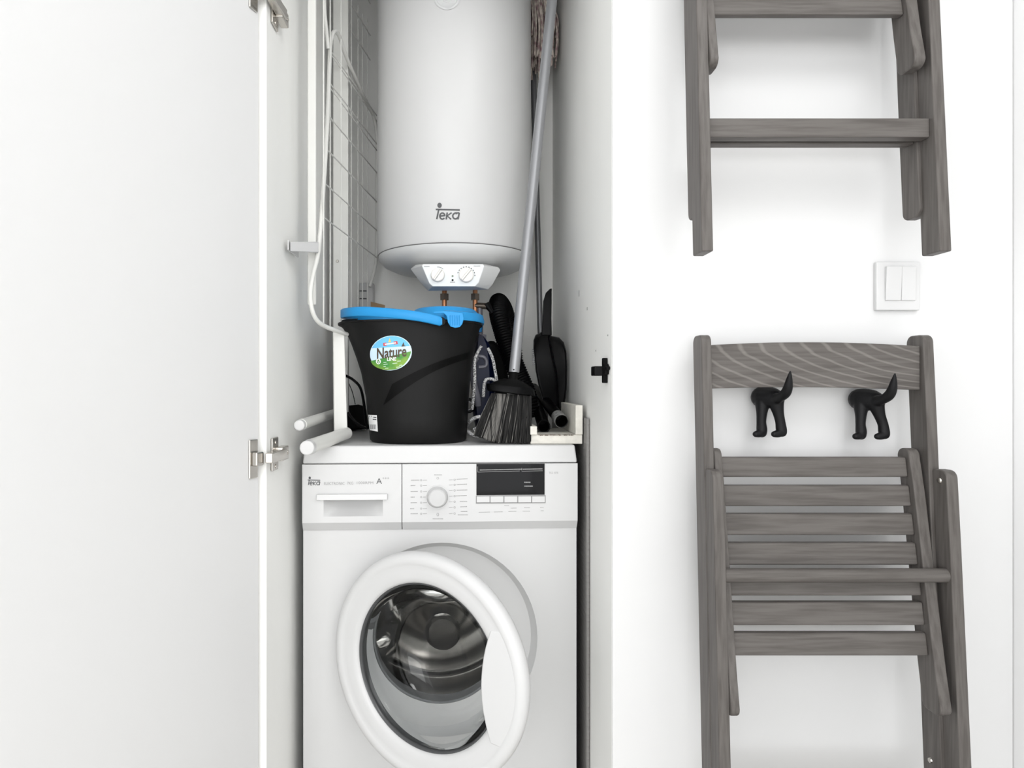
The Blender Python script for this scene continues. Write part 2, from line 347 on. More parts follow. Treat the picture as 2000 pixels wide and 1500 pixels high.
# dog shaped hooks
def dog_hook(dx, dz, spread, label):
    k = 1.222/F
    def T(pts):                         # tapered limb from (px, py, Y, radius in px)
        q = []
        pp = spline([(*P(a, b, c),) for a, b, c, d in pts], 6); rr = spline([(d, 0, 0) for a, b, c, d in pts], 6)
        for p, d in zip(pp, rr):
            mb.lathe([(max(d.x*k*math.cos(t), 0), d.x*k*math.sin(t)) for t in [PI/2-PI*m/8 for m in range(9)]], p, 'z', 14)
    mb = MB()
    T([(1490, 775, 1.246, 20), (1489, 776, 1.236, 21.5), (1499, 776, 1.226, 21.5), (1510, 778, 1.216, 20), (1516, 782, 1.208, 15)])
    T([(1489, 788, 1.226, 14), (1488, 806, 1.223, 10.5), (1487, 824, 1.221, 9.2), (1488, 838, 1.220, 10.2), (1488, 845, 1.220, 9.5)])
    T([(1488, 845, 1.219, 8.5), (1482, 847, 1.216, 7.5), (1476, 848, 1.214, 6)])
    T([(1516, 788, 1.208, 14), (1520+spread*.4, 806, 1.206, 10.5), (1524+spread, 824, 1.205, 9.4), (1526+spread, 838, 1.204, 10.2), (1527+spread, 844, 1.204, 9.5)])
    T([(1527+spread, 844, 1.203, 8.5), (1519+spread, 847, 1.200, 7.5), (1512+spread, 848, 1.198, 6)])
    T([(1515, 779, 1.203, 11), (1524, 776, 1.186, 9), (1534, 768, 1.172, 9.5), (1539, 757, 1.164, 8.5), (1541, 745, 1.160, 6.5), (1542.5, 734, 1.158, 4), (1543.5, 725, 1.157, 1.6)])
    o = mb.build('hook_source', M['hookb'])
    md = o.modifiers.new('r', 'REMESH'); md.mode = 'VOXEL'; md.voxel_size = .0011
    sm = o.modifiers.new('s', 'SMOOTH'); sm.iterations = 6; sm.factor = .6
    dg = bpy.context.evaluated_depsgraph_get(); me2 = bpy.data.meshes.new_from_object(o.evaluated_get(dg))
    old = o.data; bpy.data.objects.remove(o); bpy.data.meshes.remove(old)
    c = P(1500, 780, 1.226); 
    for v in me2.vertices: v.co = v.co-c
    o = bpy.data.objects.new('dog_tail_hook', me2); C.objects.link(o); o.location = c+Vector((dx, 0, dz))
    if not me2.materials: me2.materials.append(M['hookb'])
    me2.polygons.foreach_set('use_smooth', [True]*len(me2.polygons))
    tag(o, label, 'hook', 'black dog tail wall hooks')
dog_hook(0, 0, 0, 'black dog rear wall hook, raised tail, left of the two under the chair back')
dog_hook(.1775, -.004, 4, 'black dog rear wall hook, raised tail, right of the two under the chair back')

# light switch
o3 = P(1752, 560, YW)
sw = thing('light_switch', 'white double rocker light switch between the two folding chairs', 'switch', o3)
a = P(1712, 511, 1.252); b = P(1797, 606, 1.252)
fr = MB(); x0, x1, z0, z1 = a.x, b.x, b.z, a.z
ia = P(1728, 521, 1.252); ib = P(1787, 587, 1.252)
def frame4(mb, o, i, y0, y1):
    (ax, az, bx, bz) = o; (cx, cz, dx_, dz_) = i
    mb.box((ax, y0, az), (cx, y1, bz)); mb.box((dx_, y0, az), (bx, y1, bz)); mb.box((cx, y0, az), (dx_, y1, cz)); mb.box((cx, y0, dz_), (dx_, y1, bz))
fr.box((x0, 1.252, z0), (x1, YW-.0005, z1))
fr.build('switch_frame', M['wplast'], sw, bevel=.002)
xm = (ia.x+ib.x)/2+.001
for u0, u1, tl in ((ia.x, xm-.0004, 0), (xm+.0004, ib.x, 1)):
    MB().hexa([(u0, 1.249, ib.z), (u1, 1.249, ib.z), (u1, 1.2518, ib.z), (u0, 1.2518, ib.z), (u0, 1.245+.002*tl, ia.z), (u1, 1.245+.002*tl, ia.z), (u1, 1.2518, ia.z), (u0, 1.2518, ia.z)]).build('rocker', M['wplast'], sw, bevel=.001)

# roller catch on the right closet side
dc = thing('roller_catch', 'small black roller door catch screwed to the right closet side', 'catch', (XR, 1.30, .99))
def bpx(mb, x0, x1, py0, py1, Y0, Y1, k=1.30): mb.box((x0, Y0, ZC-(py1-750)*k/F), (x1, Y1, ZC-(py0-750)*k/F))
q = MB(); bpx(q, .2445, .262, 715, 734, 1.300, 1.335); q.build('catch_body', M['black'], dc, bevel=.002)
q = MB(); bpx(q, .261, XR-.0003, 699, 748, 1.300, 1.312); q.build('catch_plate', M['blackm'], dc, bevel=.0015)
q = MB(); bpx(q, .262, .270, 711, 732, 1.288, 1.300); q.build('roller_arm', M['blackm'], dc, bevel=.002)
q = MB(); q.tube([(.265, 1.281, ZC-(719-750)*1.28/F), (.2725, 1.281, ZC-(719-750)*1.28/F)], .0042, 14)
q = MB(); q.lathe([(0, -.008), (.0035, -.008), (.0045, -.006), (.0045, 0), (0, 0)], (.2665, 1.286, ZC-(719-750)*1.28/F), 'y', 16); q.build('roller', M['blackm'], dc)

# ---------------------------------------------------------------- washing machine (local axes: x right, y back, z up)
WO = Vector((-.0543, 1.4925, 0)); WA = math.radians(2.6); cw, sn = math.cos(WA), math.sin(WA)
def W(px, py, yl=-.012):
    a = (px-CX)/F; b = (py-CY)/F; t = (yl-sn*WO.x+cw*WO.y)/(cw-sn*a); X = a*t-WO.x; Y = t-WO.y
    return Vector((cw*X+sn*Y, yl, ZC-b*t))
wm = thing('washing_machine', 'white front loading washing machine with its round door ajar', 'washing machine', WO, WA, local=True)
HW = .2985; ZT = .846; ZP = .663; ZL = .8065; ZD = .421; RR = .212
body = MB()
n = 72; ring = []; rect = []
x0, x1, z0, z1 = -HW, HW, .012, ZP
for k in range(n):
    a = 2*PI*k/n; ca, sa = math.cos(a), math.sin(a)
    ring.append((RR*ca, 0, ZD+RR*sa))
    tt = min((x1 if ca > 0 else x0)/ca if abs(ca) > 1e-9 else 9, ((z1-ZD) if sa > 0 else (z0-ZD))/sa if abs(sa) > 1e-9 else 9)
    rect.append((tt*ca, 0, ZD+tt*sa))
body.loft([ring, rect], caps=False)
# corners of the front sheet
for cx_, cz_ in ((x0, z0), (x0, z1), (x1, z0), (x1, z1)):
    c1 = min((p for p in rect if abs(p[0]-cx_) < 1e-6), key=lambda p: abs(p[2]-cz_)); c2 = min((p for p in rect if abs(p[2]-cz_) < 1e-6), key=lambda p: abs(p[0]-cx_))
    body.add([c1, (cx_, 0, cz_), c2], [(0, 1, 2)])
body.add([(x0, 0, z0), (x0, .5, z0), (x0, .5, ZL), (x0, 0, ZL)], [(0, 1, 2, 3)]); body.add([(x1, 0, z0), (x1, .5, z0), (x1, .5, ZL), (x1, 0, ZL)], [(0, 1, 2, 3)])
body.add([(x0, .5, z0), (x1, .5, z0), (x1, .5, ZL), (x0, .5, ZL)], [(0, 1, 2, 3)]); body.add([(x0, 0, z0), (x1, 0, z0), (x1, .5, z0), (x0, .5, z0)], [(0, 1, 2, 3)])
body.build('cabinet', M['enamel'], wm)
rc = MB().lathe([(RR, 0), (RR-.003, .006), (RR-.012, .018), (.182, .022), (.150, .020)], (0, 0, ZD), 'y', 72); rc.build('door_recess', M['wplast'], wm)
MB().lathe([(.1505, .020), (.148, .017), (.145, .020), (.144, .03), (.146, .05), (.156, .06), (.152, .07), (.156, .078)], (0, 0, ZD), 'y', 72).build('door_gasket', M['rubber'], wm)
MB().lathe([(.156, .078), (.18, .076), (.19, .082), (.238, .088), (.24, .095)], (0, 0, ZD), 'y', 72).build('drum_lip', M['steel'], wm)
dr = MB().lathe([(.24, .095), (.24, .37)], (0, 0, ZD), 'y', 72).build('drum', M['steelp'], wm)
MB().lathe([(.24, .37), (.232, .385), (.20, .38), (.17, .365), (.12, .372), (.06, .365), (.03, .36), (0, .358)], (0, 0, ZD), 'y', 72).build('drum_back', M['steel'], dr)
for k in range(3):
    a = math.radians(95+120*k); q = MB(); rings = []
    for i in range(9):
        y = .10+.26*i/8; hh = .080*(1-abs(i/4-1)**4*.5)
        tw = a+(i-4)*.035
        er = Vector((math.cos(tw), 0, math.sin(tw))); et = Vector((-math.sin(tw), 0, math.cos(tw)))
        rings.append([Vector((0, y, ZD))+er*(.238-hh*math.sin(PI*j/8)**.8)+et*(.046*math.cos(PI*j/8)) for j in range(9)])
    q.loft(rings, closed=False, caps=False); q.build('drum_paddle', M['steel'], dr, smooth=60)
MB().lathe([(.19, .06), (.246, .06), (.246, .40), (0, .41)], (0, 0, ZD), 'y', 48).build('tub', M['blackm'], wm)
for k in range(3):
    a = math.radians(35+120*k); MB().lathe([(0, .352), (.04, .353), (.048, .359), (.05, .372)], (.115*math.cos(a), 0, ZD+.115*math.sin(a)), 'y', 32).build('perforated_boss', M['steelp'], dr)
# lid and fascia
lid = MB().hexa([(-HW, -.010, ZL+.0012), (HW, -.010, ZL+.0012), (HW, .5, ZL+.0012), (-HW, .5, ZL+.0012), (-HW+.004, -.003, ZT), (HW-.004, -.003, ZT), (HW-.004, .5, ZT), (-HW+.004, .5, ZT)])
lid.build('top_lid', M['wplast'], wm, bevel=.004, seg=3)
XS = W(785, 970).x
def fascia(name, xa, xb, hole=None):
    f = MB(); yf = -.012; zb = ZP+.018
    if hole:
        hx0, hx1, hz0, hz1 = hole
        xs = [xa, hx0, hx1, xb]; zs = [zb, hz0, hz1, ZL]
        for i in range(3):
            for j in range(3):
                if i == 1 and j == 1: continue
                f.add([(xs[i], yf, zs[j]), (xs[i+1], yf, zs[j]), (xs[i+1], yf, zs[j+1]), (xs[i], yf, zs[j+1])], [(0, 1, 2, 3)])
    else: f.add([(xa, yf, zb), (xb, yf, zb), (xb, yf, ZL), (xa, yf, ZL)], [(0, 1, 2, 3)])
    f.add([(xa, yf, ZL), (xb, yf, ZL), (xb, .02, ZL), (xa, .02, ZL)], [(0, 1, 2, 3)])
    for x in (xa, xb): f.add([(x, yf, ZL), (x, yf, zb), (x, -.001, ZP), (x, .02, ZP), (x, .02, ZL)], [(0, 1, 2, 3, 4)])
    o = f.build(name, M['wplast'], wm, smooth=0)
    MB().add([(xa, yf, zb), (xb, yf, zb), (xb, -.0015, ZP), (xa, -.0015, ZP)], [(0, 1, 2, 3)]).build('lower_bevel', M['wbevel'], o)
    return o
A_ = W(632, 973); B_ = W(748, 1008)
drw = fascia('detergent_drawer', -HW, XS-.0008, (A_.x, B_.x, B_.z, A_.z))
pk = MB(); nx = 14; rows = []
for j in range(9):
    t = j/8; row = []
    for i in range(nx+1):
        u = i/nx; e = 1-abs(2*u-1)**4
        dep = .024*e*(1-t**2.2)
        row.append((A_.x+(B_.x-A_.x)*u, -.012+dep, A_.z+(B_.z-A_.z)*t))
    rows.append(row)
pk.loft(rows, closed=False, caps=False); pk.build('finger_pocket', M['wbevel'], drw, smooth=60)
a = W(619, 965); b = W(757, 975.5); MB().box((a.x, -.019, b.z), (b.x, -.0122, a.z)).build('drawer_handle', M['silver'], drw, bevel=.001)
M['gap'] = mat('button_gap_grey', '#8c8c8c', .5)
cp = fascia('control_panel', XS+.0008, HW)
def dcl(name, vf, m, par, yl=-.0124): return decal(name, vf, lambda x, y: W(x, y, yl), m, par)
dcl('maker_logo', logo(601, 937.5, 25), M['print'], drw)
def word(s, x0, y0, x1, y1, m, par, name='lettering', yl=-.0124):
    v, f = text2d(s); return dcl(name, (fit(v, x0, y0, x1, y1), f), m, par, yl)
word('ELECTRONIC', 633, 941.5, 673, 947, M['fine'], drw); word('7KG', 678, 941, 690, 946.5, M['fine'], drw); word('1000RPM', 697, 940.5, 729, 945.5, M['fine'], drw)
word('A', 735, 934, 746, 945, M['print'], drw); word('+++', 747, 932, 760, 936, M['fine'], drw)
a = W(930.5, 906); b = W(1063.5, 966)
dsp = MB().box((a.x, -.0135, b.z), (b.x, -.0122, a.z)).build('display', M['glossblack'], cp)
for i in range(5):
    p0 = W(931+27*i, 969.5); p1 = W(931+27*i+25.2, 981)
    MB().box((p0.x, -.0137, p1.z), (p1.x, -.0122, p0.z)).build('button', M['wplast'], cp, bevel=.0006)
fr = MB(); p0 = W(929.5, 968); p1 = W(1065.5, 982.5); fr.box((p0.x, -.0128, p1.z), (p1.x, -.0121, p0.z)); fr.build('button_surround', M['gap'], cp)
# print around the dial: worn, unreadable dashes of text
def dashes(rows, m, par, yl=-.0124, wd=1.5, name='fine_print'):
    L = []
    for x0_, x1_, y_, sl in rows:
        x = x0_
        while x < x1_-.5:
            l = random.uniform(1.2, 2.6); L.append([(x, y_+(x-x0_)*sl), (min(x+l, x1_), y_+(min(x+l, x1_)-x0_)*sl)]); x += l+.5
    return dcl(name, stroke2d(L, wd), m, par, yl)
rowsL = [(803, 819, 938, -.02), (802, 811, 948.5, -.02), (802, 816, 960, -.02), (802, 810, 971, -.02), (802, 815, 982, -.02), (801, 809, 993.5, -.02), (802, 816, 1003.5, -.02)]
rowsR = [(892, 913, 936, -.05), (892, 912, 946.5, -.05), (892, 913, 957.5, -.03), (891, 912, 968.5, -.03), (898, 913, 979.5, 0), (899, 913, 990, -.05), (900, 913, 999, 0), (894, 914, 1005.5, 0), (848, 863, 927.5, 0), (845, 866, 1013.5, 0)]
dashes(rowsL+rowsR, M['fine'], cp)
sy = []
for y_ in (938, 948.5, 960, 971, 982, 993.5, 1003.5): sy.append(arc2(822.5, y_, 1.6, 1.6, 0, 360, 8)); sy.append([(826, y_), (834, y_-.3)])
for y_ in (937, 947, 958, 969, 980, 991, 1003): sy.append(arc2(888, y_, 1.8, 1.6, 0, 330, 8)); sy.append([(877, y_+.4), (884, y_)])
sy.append(arc2(855, 934, 2, 2, 0, 360, 8)); sy.append(arc2(855, 1005, 2, 3, 0, 360, 8))
dcl('programme_symbols', stroke2d(sy, .8), M['fine'], cp)
dashes([(935, 957, 1000.5, -.02), (965, 982, 1000, -.02), (998, 1009, 992.5, -.02), (993, 1009, 999, -.02), (1024, 1035, 991.5, 0), (1021, 1036, 998.5, 0), (1055, 1062, 991, 0), (1056, 1062, 997.5, 0), (985, 994, 987.5, 0)], M['fine'], cp, wd=1.1, name='button_print')
word('TK2 1070', 1072, 921.5, 1090, 925.5, M['fine'], cp)
dashes([(937, 1020, 918, -.02), (1021, 1060, 916.5, -.02)], M['fine'], dsp, -.0138, 1.8, 'display_print')
dashes([(1024, 1036, 942, 0), (1024, 1041, 949.5, 0)], M['fine'], dsp, -.0138, 2, 'display_print')
dcl('display_line', stroke2d([[(933, 922), (1015, 920)], [(1019, 914), (1019, 920.5), (1060, 919.5)], [(933, 911), (933, 922)]], .7), M['fine'], dsp, -.0138)
c = W(855, 970.5)
MB().lathe([(0, -.033), (.017, -.0325), (.0195, -.030), (.021, -.020), (.0235, -.016), (.0240, -.0122), (0, -.0122)], (c.x-.001, 0, c.z), 'y', 48).build('programme_dial', M['wbevel'], cp)
MB().lathe([(.0236, -.0150), (.0250, -.0150), (.0250, -.0122)], (c.x-.001, 0, c.z), 'y', 48).build('dial_ring', M['silver'], cp)
# the door, hinged at the left
dh = bpy.data.objects.new('porthole_door', None); C.objects.link(dh); dh.parent = wm; dh.location = (-.2155, -.004, ZD-.001); dh.rotation_euler = (0, 0, -math.radians(33.5)); ORG['porthole_door'] = Vector()
R0 = .2275; cc = (R0, 0, 0)
MB().lathe([(.162, .004), (.200, .008), (.215, .007), (.224, .000), (R0, -.009), (.2265, -.017), (.223, -.0235), (.216, -.0275), (.208, -.0280), (.204, -.0265), (.2005, -.0250), (.192, -.0250), (.178, -.0235), (.1700, -.021), (.1655, -.016), (.1645, -.010), (.162, .004)], cc, 'y', 96).build('door_ring', M['wplast'], dh, smooth=50)
MB().lathe([(.1655, -.0155), (.1645, -.0165), (.1625, -.0155), (.1600, -.008), (.1605, .004), (.1645, .004)], cc, 'y', 96).build('glass_rim', M['darkring'], dh, smooth=60)
bp_ = [(.1615, -.010), (.153, .002), (.143, .03), (.134, .06), (.121, .082), (.092, .097), (.05, .105), (0, .107)]
MB().lathe(bp_+[(0, .103), (.049, .101), (.090, .093), (.118, .079), (.130, .058), (.139, .029), (.149, .002), (.1575, -.010), (.1615, -.010)], cc, 'y', 96).build('glass_bowl', M['glass'], dh, smooth=60)
hp = []
for k in range(13):
    v = -.104+.208*k/12; hp.append((.3625+.0175*(v/.1)**2, v))
for k in range(17):
    a = math.radians(31-62*k/16); hp.append((R0+.208*math.cos(a), .208*math.sin(a)))
MB().prism(hp, lambda u, v: (u, -.0278+.0015*abs(v)/.1, v), lambda u, v: (u, -.016, v)).build('door_handle', M['wplast'], dh, bevel=.003, seg=3)
MB().box((-.006, -.004, -.05), (.02, .004, .05)).build('door_hinge', M['silver'], dh, bevel=.002)
for x in (-.25, .25):
    for y in (.05, .45): MB().lathe([(0, 0), (.022, 0), (.022, .006), (.012, .012), (0, .012)], (x, y, 0), 'z', 16).build('foot', M['blackm'], wm)
# grey leaning board between washer and wall
tag(MB().box((.2625, 1.485, .0), (.2692, 2.08, .905)).build('ribbed_board', M['board'], bevel=.0008), 'grey ribbed board standing upright between the washing machine and closet wall', 'board')

# ---------------------------------------------------------------- water heater
BC = Vector((-.032, 1.86, 0)); BR = .208
wh = thing('water_heater', 'white cylindrical electric water heater hung above the washing machine', 'water heater', (BC.x, BC.y, 1.275))
ZR = 1.3225
MB().lathe([(BR-.004, ZR), (BR, ZR+.006), (BR, 2.2), (BR-.02, 2.24), (.1, 2.27), (0, 2.275)], BC, 'z', 128).build('tank', M['enamel'], wh)
MB().lathe([(BR-.006, ZR-.002), (BR-.0015, ZR), (BR-.0015, ZR+.001), (BR-.006, ZR+.003)], BC, 'z', 128).build('tank_seam', M['seam'], wh)
MB().lathe([(BR-.003, ZR-.001), (BR-.005, ZR-.010), (.190, ZR-.024), (.165, ZR-.035), (.12, ZR-.043), (.07, ZR-.047), (0, ZR-.048)], BC, 'z', 128).build('bottom_cap', M['cap'], wh)
for x in (-.1, .1): MB().box((BC.x+x-.02, BC.y+.15, 1.9), (BC.x+x+.02, YB-.0005, 1.94)).build('wall_bracket', M['airer'], wh)
def onb(x, y, off=.0012):               # photo pixel onto the tank's front
    X = (x-CX)/F; t = 1.66
    for _ in range(12): 
        xx = X*t-BC.x; t = BC.y-math.sqrt(max((BR+off)**2-xx*xx, 0))
    return Vector((X*t, t, ZC-(y-CY)/F*t))
decal('maker_logo', logo(851, 409, 48), lambda x, y: onb(x, y), M['print'], wh)
bd = MB()
rings = []
for rr, oo in ((26, .0003), (26, .002), (22, .0022), (21, .001), (12, .001), (11, .0022), (.5, .0024)):
    rings.append([onb(873+rr*math.cos(2*PI*k/40), -7+rr*math.sin(2*PI*k/40), oo) for k in range(40)])
bd.loft(rings, caps=False); bd.build('round_badge', M['cap'], wh)
# control box
face = [(826, 515.5), (943, 515.5), (946, 519), (944, 526), (935, 552), (928, 559.5), (845, 559.5), (838, 553), (824, 519)]
outer = [(812, 517), (952, 517), (974, 522), (977.5, 528), (962, 556), (952, 566), (836, 568), (823, 554), (802, 525)]
back = [(818, 519), (952, 519), (966, 523), (969, 528), (955, 556), (946, 567), (842, 569), (832, 556), (810, 527)]
cb = MB().loft([[P(x, y, 1.655) for x, y in face], [P(x, y, 1.70) for x, y in outer], [P((x-887)*.93+887, y-2, 1.80) for x, y in back]]).build('control_box', M['cap'], wh, bevel=.002)
MB().prism([((x-885)*.985+885, (y-538)*.97+538) for x, y in face], lambda x, y: P(x, y, 1.6538), lambda x, y: P(x, y, 1.6552)).build('control_plate', mat('pale_plate', '#e1e5e6', .35), cb)
for kx, ky, r, ang in ((855, 537.5, 13.8, 55), (910.5, 537.5, 14.8, 50)):
    k = P(kx, ky, 1.6538); rm = r*1.65/F
    kb = MB().lathe([(0, -.010), (rm*.85, -.0095), (rm*.95, -.008), (rm, 0), (0, 0)], k, 'y', 32).build('control_knob', M['cream'], cb)
    a = math.radians(ang); d = Vector((math.cos(a), 0, math.sin(a))); n_ = Vector((-math.sin(a), 0, math.cos(a)))
    MB().hexa([k+d*sx*rm*.9+n_*sy*rm*w_+Vector((0, yy, 0)) for yy, w_ in ((-.009, .20), (-.0145, .1)) for sx, sy in ((-1, -1), (1, -1), (1, 1), (-1, 1))]).build('knob_grip', M['cream'], kb, bevel=.0008)
def onc(x, y): return P(x, y, 1.6533)
def ticks(cx_, cy_, r, a0, a1, n_):
    L = []
    for k in range(n_):
        a = a0+(a1-a0)*k/(n_-1); L.append(arc2(cx_, cy_, r, r, a, a-9, 3))
    return L
decal('dial_scale', stroke2d(ticks(910.5, 538, 17, 165, 5, 10), 1.5), onc, M['print'], cb)
decal('dial_scale', stroke2d([arc2(855, 538, 16.5, 16.5, 95, 50, 6)], .8), onc, M['print'], cb)
decal('panel_print', stroke2d([[(828, 520.5), (839, 520.5)], [(925, 519.5), (938, 519.5)], [(879, 551), (889, 551)]], 1.4), onc, M['fine'], cb)
for y_, mm in ((539, 'led'), (547, 'blackm')):
    k = P(884, y_, 1.6535); MB().lathe([(0, -.002), (.0018, -.0018), (.0024, 0)], k, 'y', 14).build('indicator', M[mm], cb)
# pipes under the heater
def pipe(px, label):
    p = P(px, 600, 1.80); t = thing('water_pipe', label, 'pipe', (p.x, p.y, .95), group='pipes below the water heater')
    MB().tube(spline([(p.x, 1.80, 1.274), (p.x, 1.80, 1.1), (p.x, 1.81, .99), (p.x, 1.86, .955), (p.x, YB-.0005, .95)], 6), .0065, 14).build('copper_tube', M['copper'], t)
    MB().tube([(p.x, 1.8, 1.27), (p.x, 1.8, 1.243)], .0095, 14).build('upper_sleeve', M['brass'], t)
    z = P(px, 580, 1.8).z; q = MB(); q.tube([(p.x, 1.8, z-.008), (p.x, 1.8, z+.008)], .0125, 6); q.build('nut', M['brass'], t)
    return t, p
pipe(868, 'left copper water pipe coming down from the water heater, behind the bucket')
t, p = pipe(928, 'right copper water pipe with black valve, beside the ribbed black hose')
q = MB(); zz = P(928, 597, 1.8).z; q.tube([(p.x, 1.8, zz), (p.x+.034, 1.795, zz-.002)], [.008, .0085], 12); q.build('valve', M['brass'], t)
q = MB(); q.tube([(p.x+.030, 1.795, zz+.004), (p.x+.046, 1.79, zz-.02)], [.010, .006], 10); q.build('valve_lever', M['black'], t)
q = MB(); q.tube([(p.x+.012, 1.8, zz-.006), (p.x+.014, 1.80, zz-.11)], .0075, 12); q.build('drain_tube', M['gplast'], t)

# ---------------------------------------------------------------- bucket
BY = 1.640; BZ0 = ZT+.0005
lv = [(BZ0, 727, 907, .128), (BZ0+.004, 723, 911, .132), (.90, 718.5, 913.5, .134), (.95, 715, 916, .136), (.98, 711.5, 918, .137), (1.01, 705, 920.5, .138), (1.04, 697, 923.5, .139), (1.07, 688, 928, .141), (1.095, 679, 933, .142), (1.110, 671, 937, .1425), (1.118, 664, 939, .1425)]
def bsec(z):
    for i in range(len(lv)-1):
        if z <= lv[i+1][0] or i == len(lv)-2:
            u = max(0, min(1, (z-lv[i][0])/(lv[i+1][0]-lv[i][0]))); a, b = lv[i], lv[i+1]
            l = a[1]+(b[1]-a[1])*u; r = a[2]+(b[2]-a[2])*u; d = a[3]+(b[3]-a[3])*u
            break
    k = BY/F*.988
    return ((l+r)/2-CX)*k, (r-l)/2*k, d
NE = 2.5
def bring(z, gr=0, n=72):
    c, a, b = bsec(z); out = []
    for k in range(n):
        t = 2*PI*k/n; ct, st = math.cos(t), math.sin(t)
        out.append((c+(a+gr)*math.copysign(abs(ct)**(2/NE), ct), BY+(b+gr)*math.copysign(abs(st)**(2/NE), st), z))
    return out
bk = thing('bucket', 'black plastic mop bucket with sky blue handle on the washing machine', 'bucket', (-.1, BY, BZ0))
zs = [l[0] for l in lv]
rings = [bring(z) for z in zs]
rings += [bring(1.118, .004), bring(1.122, .004), bring(1.122, -.003)] + [bring(z, -.003) for z in (1.10, 1.03, .92, .855)]
MB().loft(rings).build('bucket_body', M['bucket'], bk, smooth=50)
def onk(px, py, off=.0006):
    X_ = (px-CX)/F; Z_ = (py-CY)/F; t = 1.5
    for _ in range(25):
        z = ZC-Z_*t; c, a, b = bsec(z); u = min(abs((X_*t-c)/a), .999)
        t = .5*t+.5*(BY-(b+off)*(1-u**NE)**(1/NE))
    return Vector((X_*t, t, ZC-Z_*t))
def grid_decal(name, top, bot, m, par, off, n=24, rows=5):
    q = MB(); R_ = []
    for j in range(rows):
        v = j/(rows-1); R_.append([onk(*(Vector(top(i/n)).lerp(Vector(bot(i/n)), v)), off) for i in range(n+1)])
    q.loft(R_, closed=False, caps=False); return q.build(name, m, par, smooth=60)
# diagonal groove, its recess shade painted as a darker strip
grid_decal('groove_shade_band', lambda u: (766+157*u, 750-64*u-7*math.sin(PI*u)), lambda u: (748+175*u, 792-94*u-13*math.sin(PI*u)), M['groove'], bk, .0009, 30)
# label
lc = (763.5, 689.5); rx, ry = 41, 34; tilt = -.06
def lp(u, v): return (lc[0]+u*rx, lc[1]+v*ry+tilt*u*rx)
def ldisc(name, m, par, off, r=1, v0=-1, v1=1, skew=0, rows=18):
    q = MB(); R_ = []
    for j in range(rows+1):
        v = math.sin(math.asin(max(v0, -1))+(math.asin(min(v1, 1))-math.asin(max(v0, -1)))*j/rows); row = []
        for i in range(17):
            u = -1+2*i/16; vv = v
            if j == 0 and skew: vv = v
            w_ = math.sqrt(max(1-min(abs(vv), .9999)**2, 0))*r
            uu = u*w_
            row.append(onk(*lp(uu, vv*r+(skew*uu*(1-j/rows) if skew else 0)), off))
        R_.append(row)
    q.loft(R_, closed=False, caps=False); return q.build(name, m, par, smooth=60)
lb = ldisc('bucket_label', M['ltsky'], bk, .0010)
ldisc('sky', M['midsky'], lb, .0013, .97, -1, -.35, rows=5)
ldisc('meadow', M['green'], lb, .0013, .98, .18, .98, skew=-.22, rows=8)
def ld(name, vf, m, off=.0018): return decal(name, vf, lambda x, y: onk(x, y, off), m, lb)
def lw(s, x0, y0, x1, y1, m, off=.0018, sk=-.09):
    v, f = text2d(s, bold=.022); v = fit(v, x0, y0, x1, y1); return ld('lettering', ([(x, y+(x-x0)*sk) for x, y in v], f), m, off)
lw('Nature', 736, 680, 794, 702, M['brown'], .0020, -.10)
lw('LINE', 756, 698, 774, 705, M['white'], .0022, -.02)
ld('banner', ([(748, 670), (776, 666), (777, 672), (749, 676)], [(0, 1, 2, 3)]), M['red'], .0019)
ld('banner_stripe', ([(751, 671.5), (773, 668.5), (774, 670.8), (752, 673.6)], [(0, 1, 2, 3)]), M['white'], .0022)
ld('crest', ([(758, 669), (761, 660), (764, 668)], [(0, 1, 2)]), M['yellow'], .0022)
ld('butterfly', ([(784, 677), (788, 668), (790, 675), (794, 676)], [(0, 1, 2), (0, 2, 3)]), M['brown'], .0024)
v, f = stroke2d([arc2(739, 706, 4, 4.6, 0, 360, 20)], 1.6); ld('round_emblem', (v, f), M['white'], .0022)
ld('round_emblem', stroke2d([[(737, 704), (739, 708.5), (741.5, 703.5)]], 1.3), M['white'], .0022)
L = []
for y_, xa, xb in ((708, 749, 783), (712, 749, 776), (716, 749, 786), (719.5, 752, 782)): L.append([(xa, y_), (xb, y_-3)])
ld('small_print', stroke2d(L, 1.2), M['palegreen'], .0022)
# barcode sticker
st = grid_decal('barcode_sticker', lambda u: (719+17*u, 810+1*u), lambda u: (722+16*u, 840+3*u), M['white'], bk, .0009, 6, 4)
L = [[(723+2.0*k, 829), (724+1.9*k, 838)] for k in range(6)]
decal('barcode', stroke2d(L, .9), lambda x, y: onk(x, y, .0016), M['print'], st)
decal('sticker_print', stroke2d([[(721, 813), (726, 813)], [(729, 815), (735, 815.5)], [(728, 819), (735, 819.5)]], 2), lambda x, y: onk(x, y, .0016), M['print'], st)
# blue rim and wringer (right half)
def arcring(z, gr, x_from, n=40):
    c, a, b = bsec(1.118); out = []
    for k in range(n+1):
        t = -PI/2*1.0+PI*k/n; ct, st_ = math.cos(t), math.sin(t)
        X = c+(a+gr)*math.copysign(abs(ct)**(2/NE), ct)
        out.append((max(X, x_from), BY+(b+gr)*math.copysign(abs(st_)**(2/NE), st_), z))
    return out
xf = P(868, 620, 1.5).x
q = MB(); q.loft([arcring(1.1225, .001, xf), arcring(1.1225, .008, xf), arcring(1.128, .009, xf), arcring(1.141, .006, xf), arcring(1.143, .002, xf), arcring(1.141, -.004, xf), arcring(1.1225, -.004, xf)], closed=False, caps=False)
q.build('blue_rim', M['blue'], bk, smooth=50)
wc = P(866, 600, 1.64).x
def el(z, a, b, n=48): return [(wc+.004+a*math.cos(2*PI*k/n), BY+.005+b*math.sin(2*PI*k/n), z) for k in range(n)]
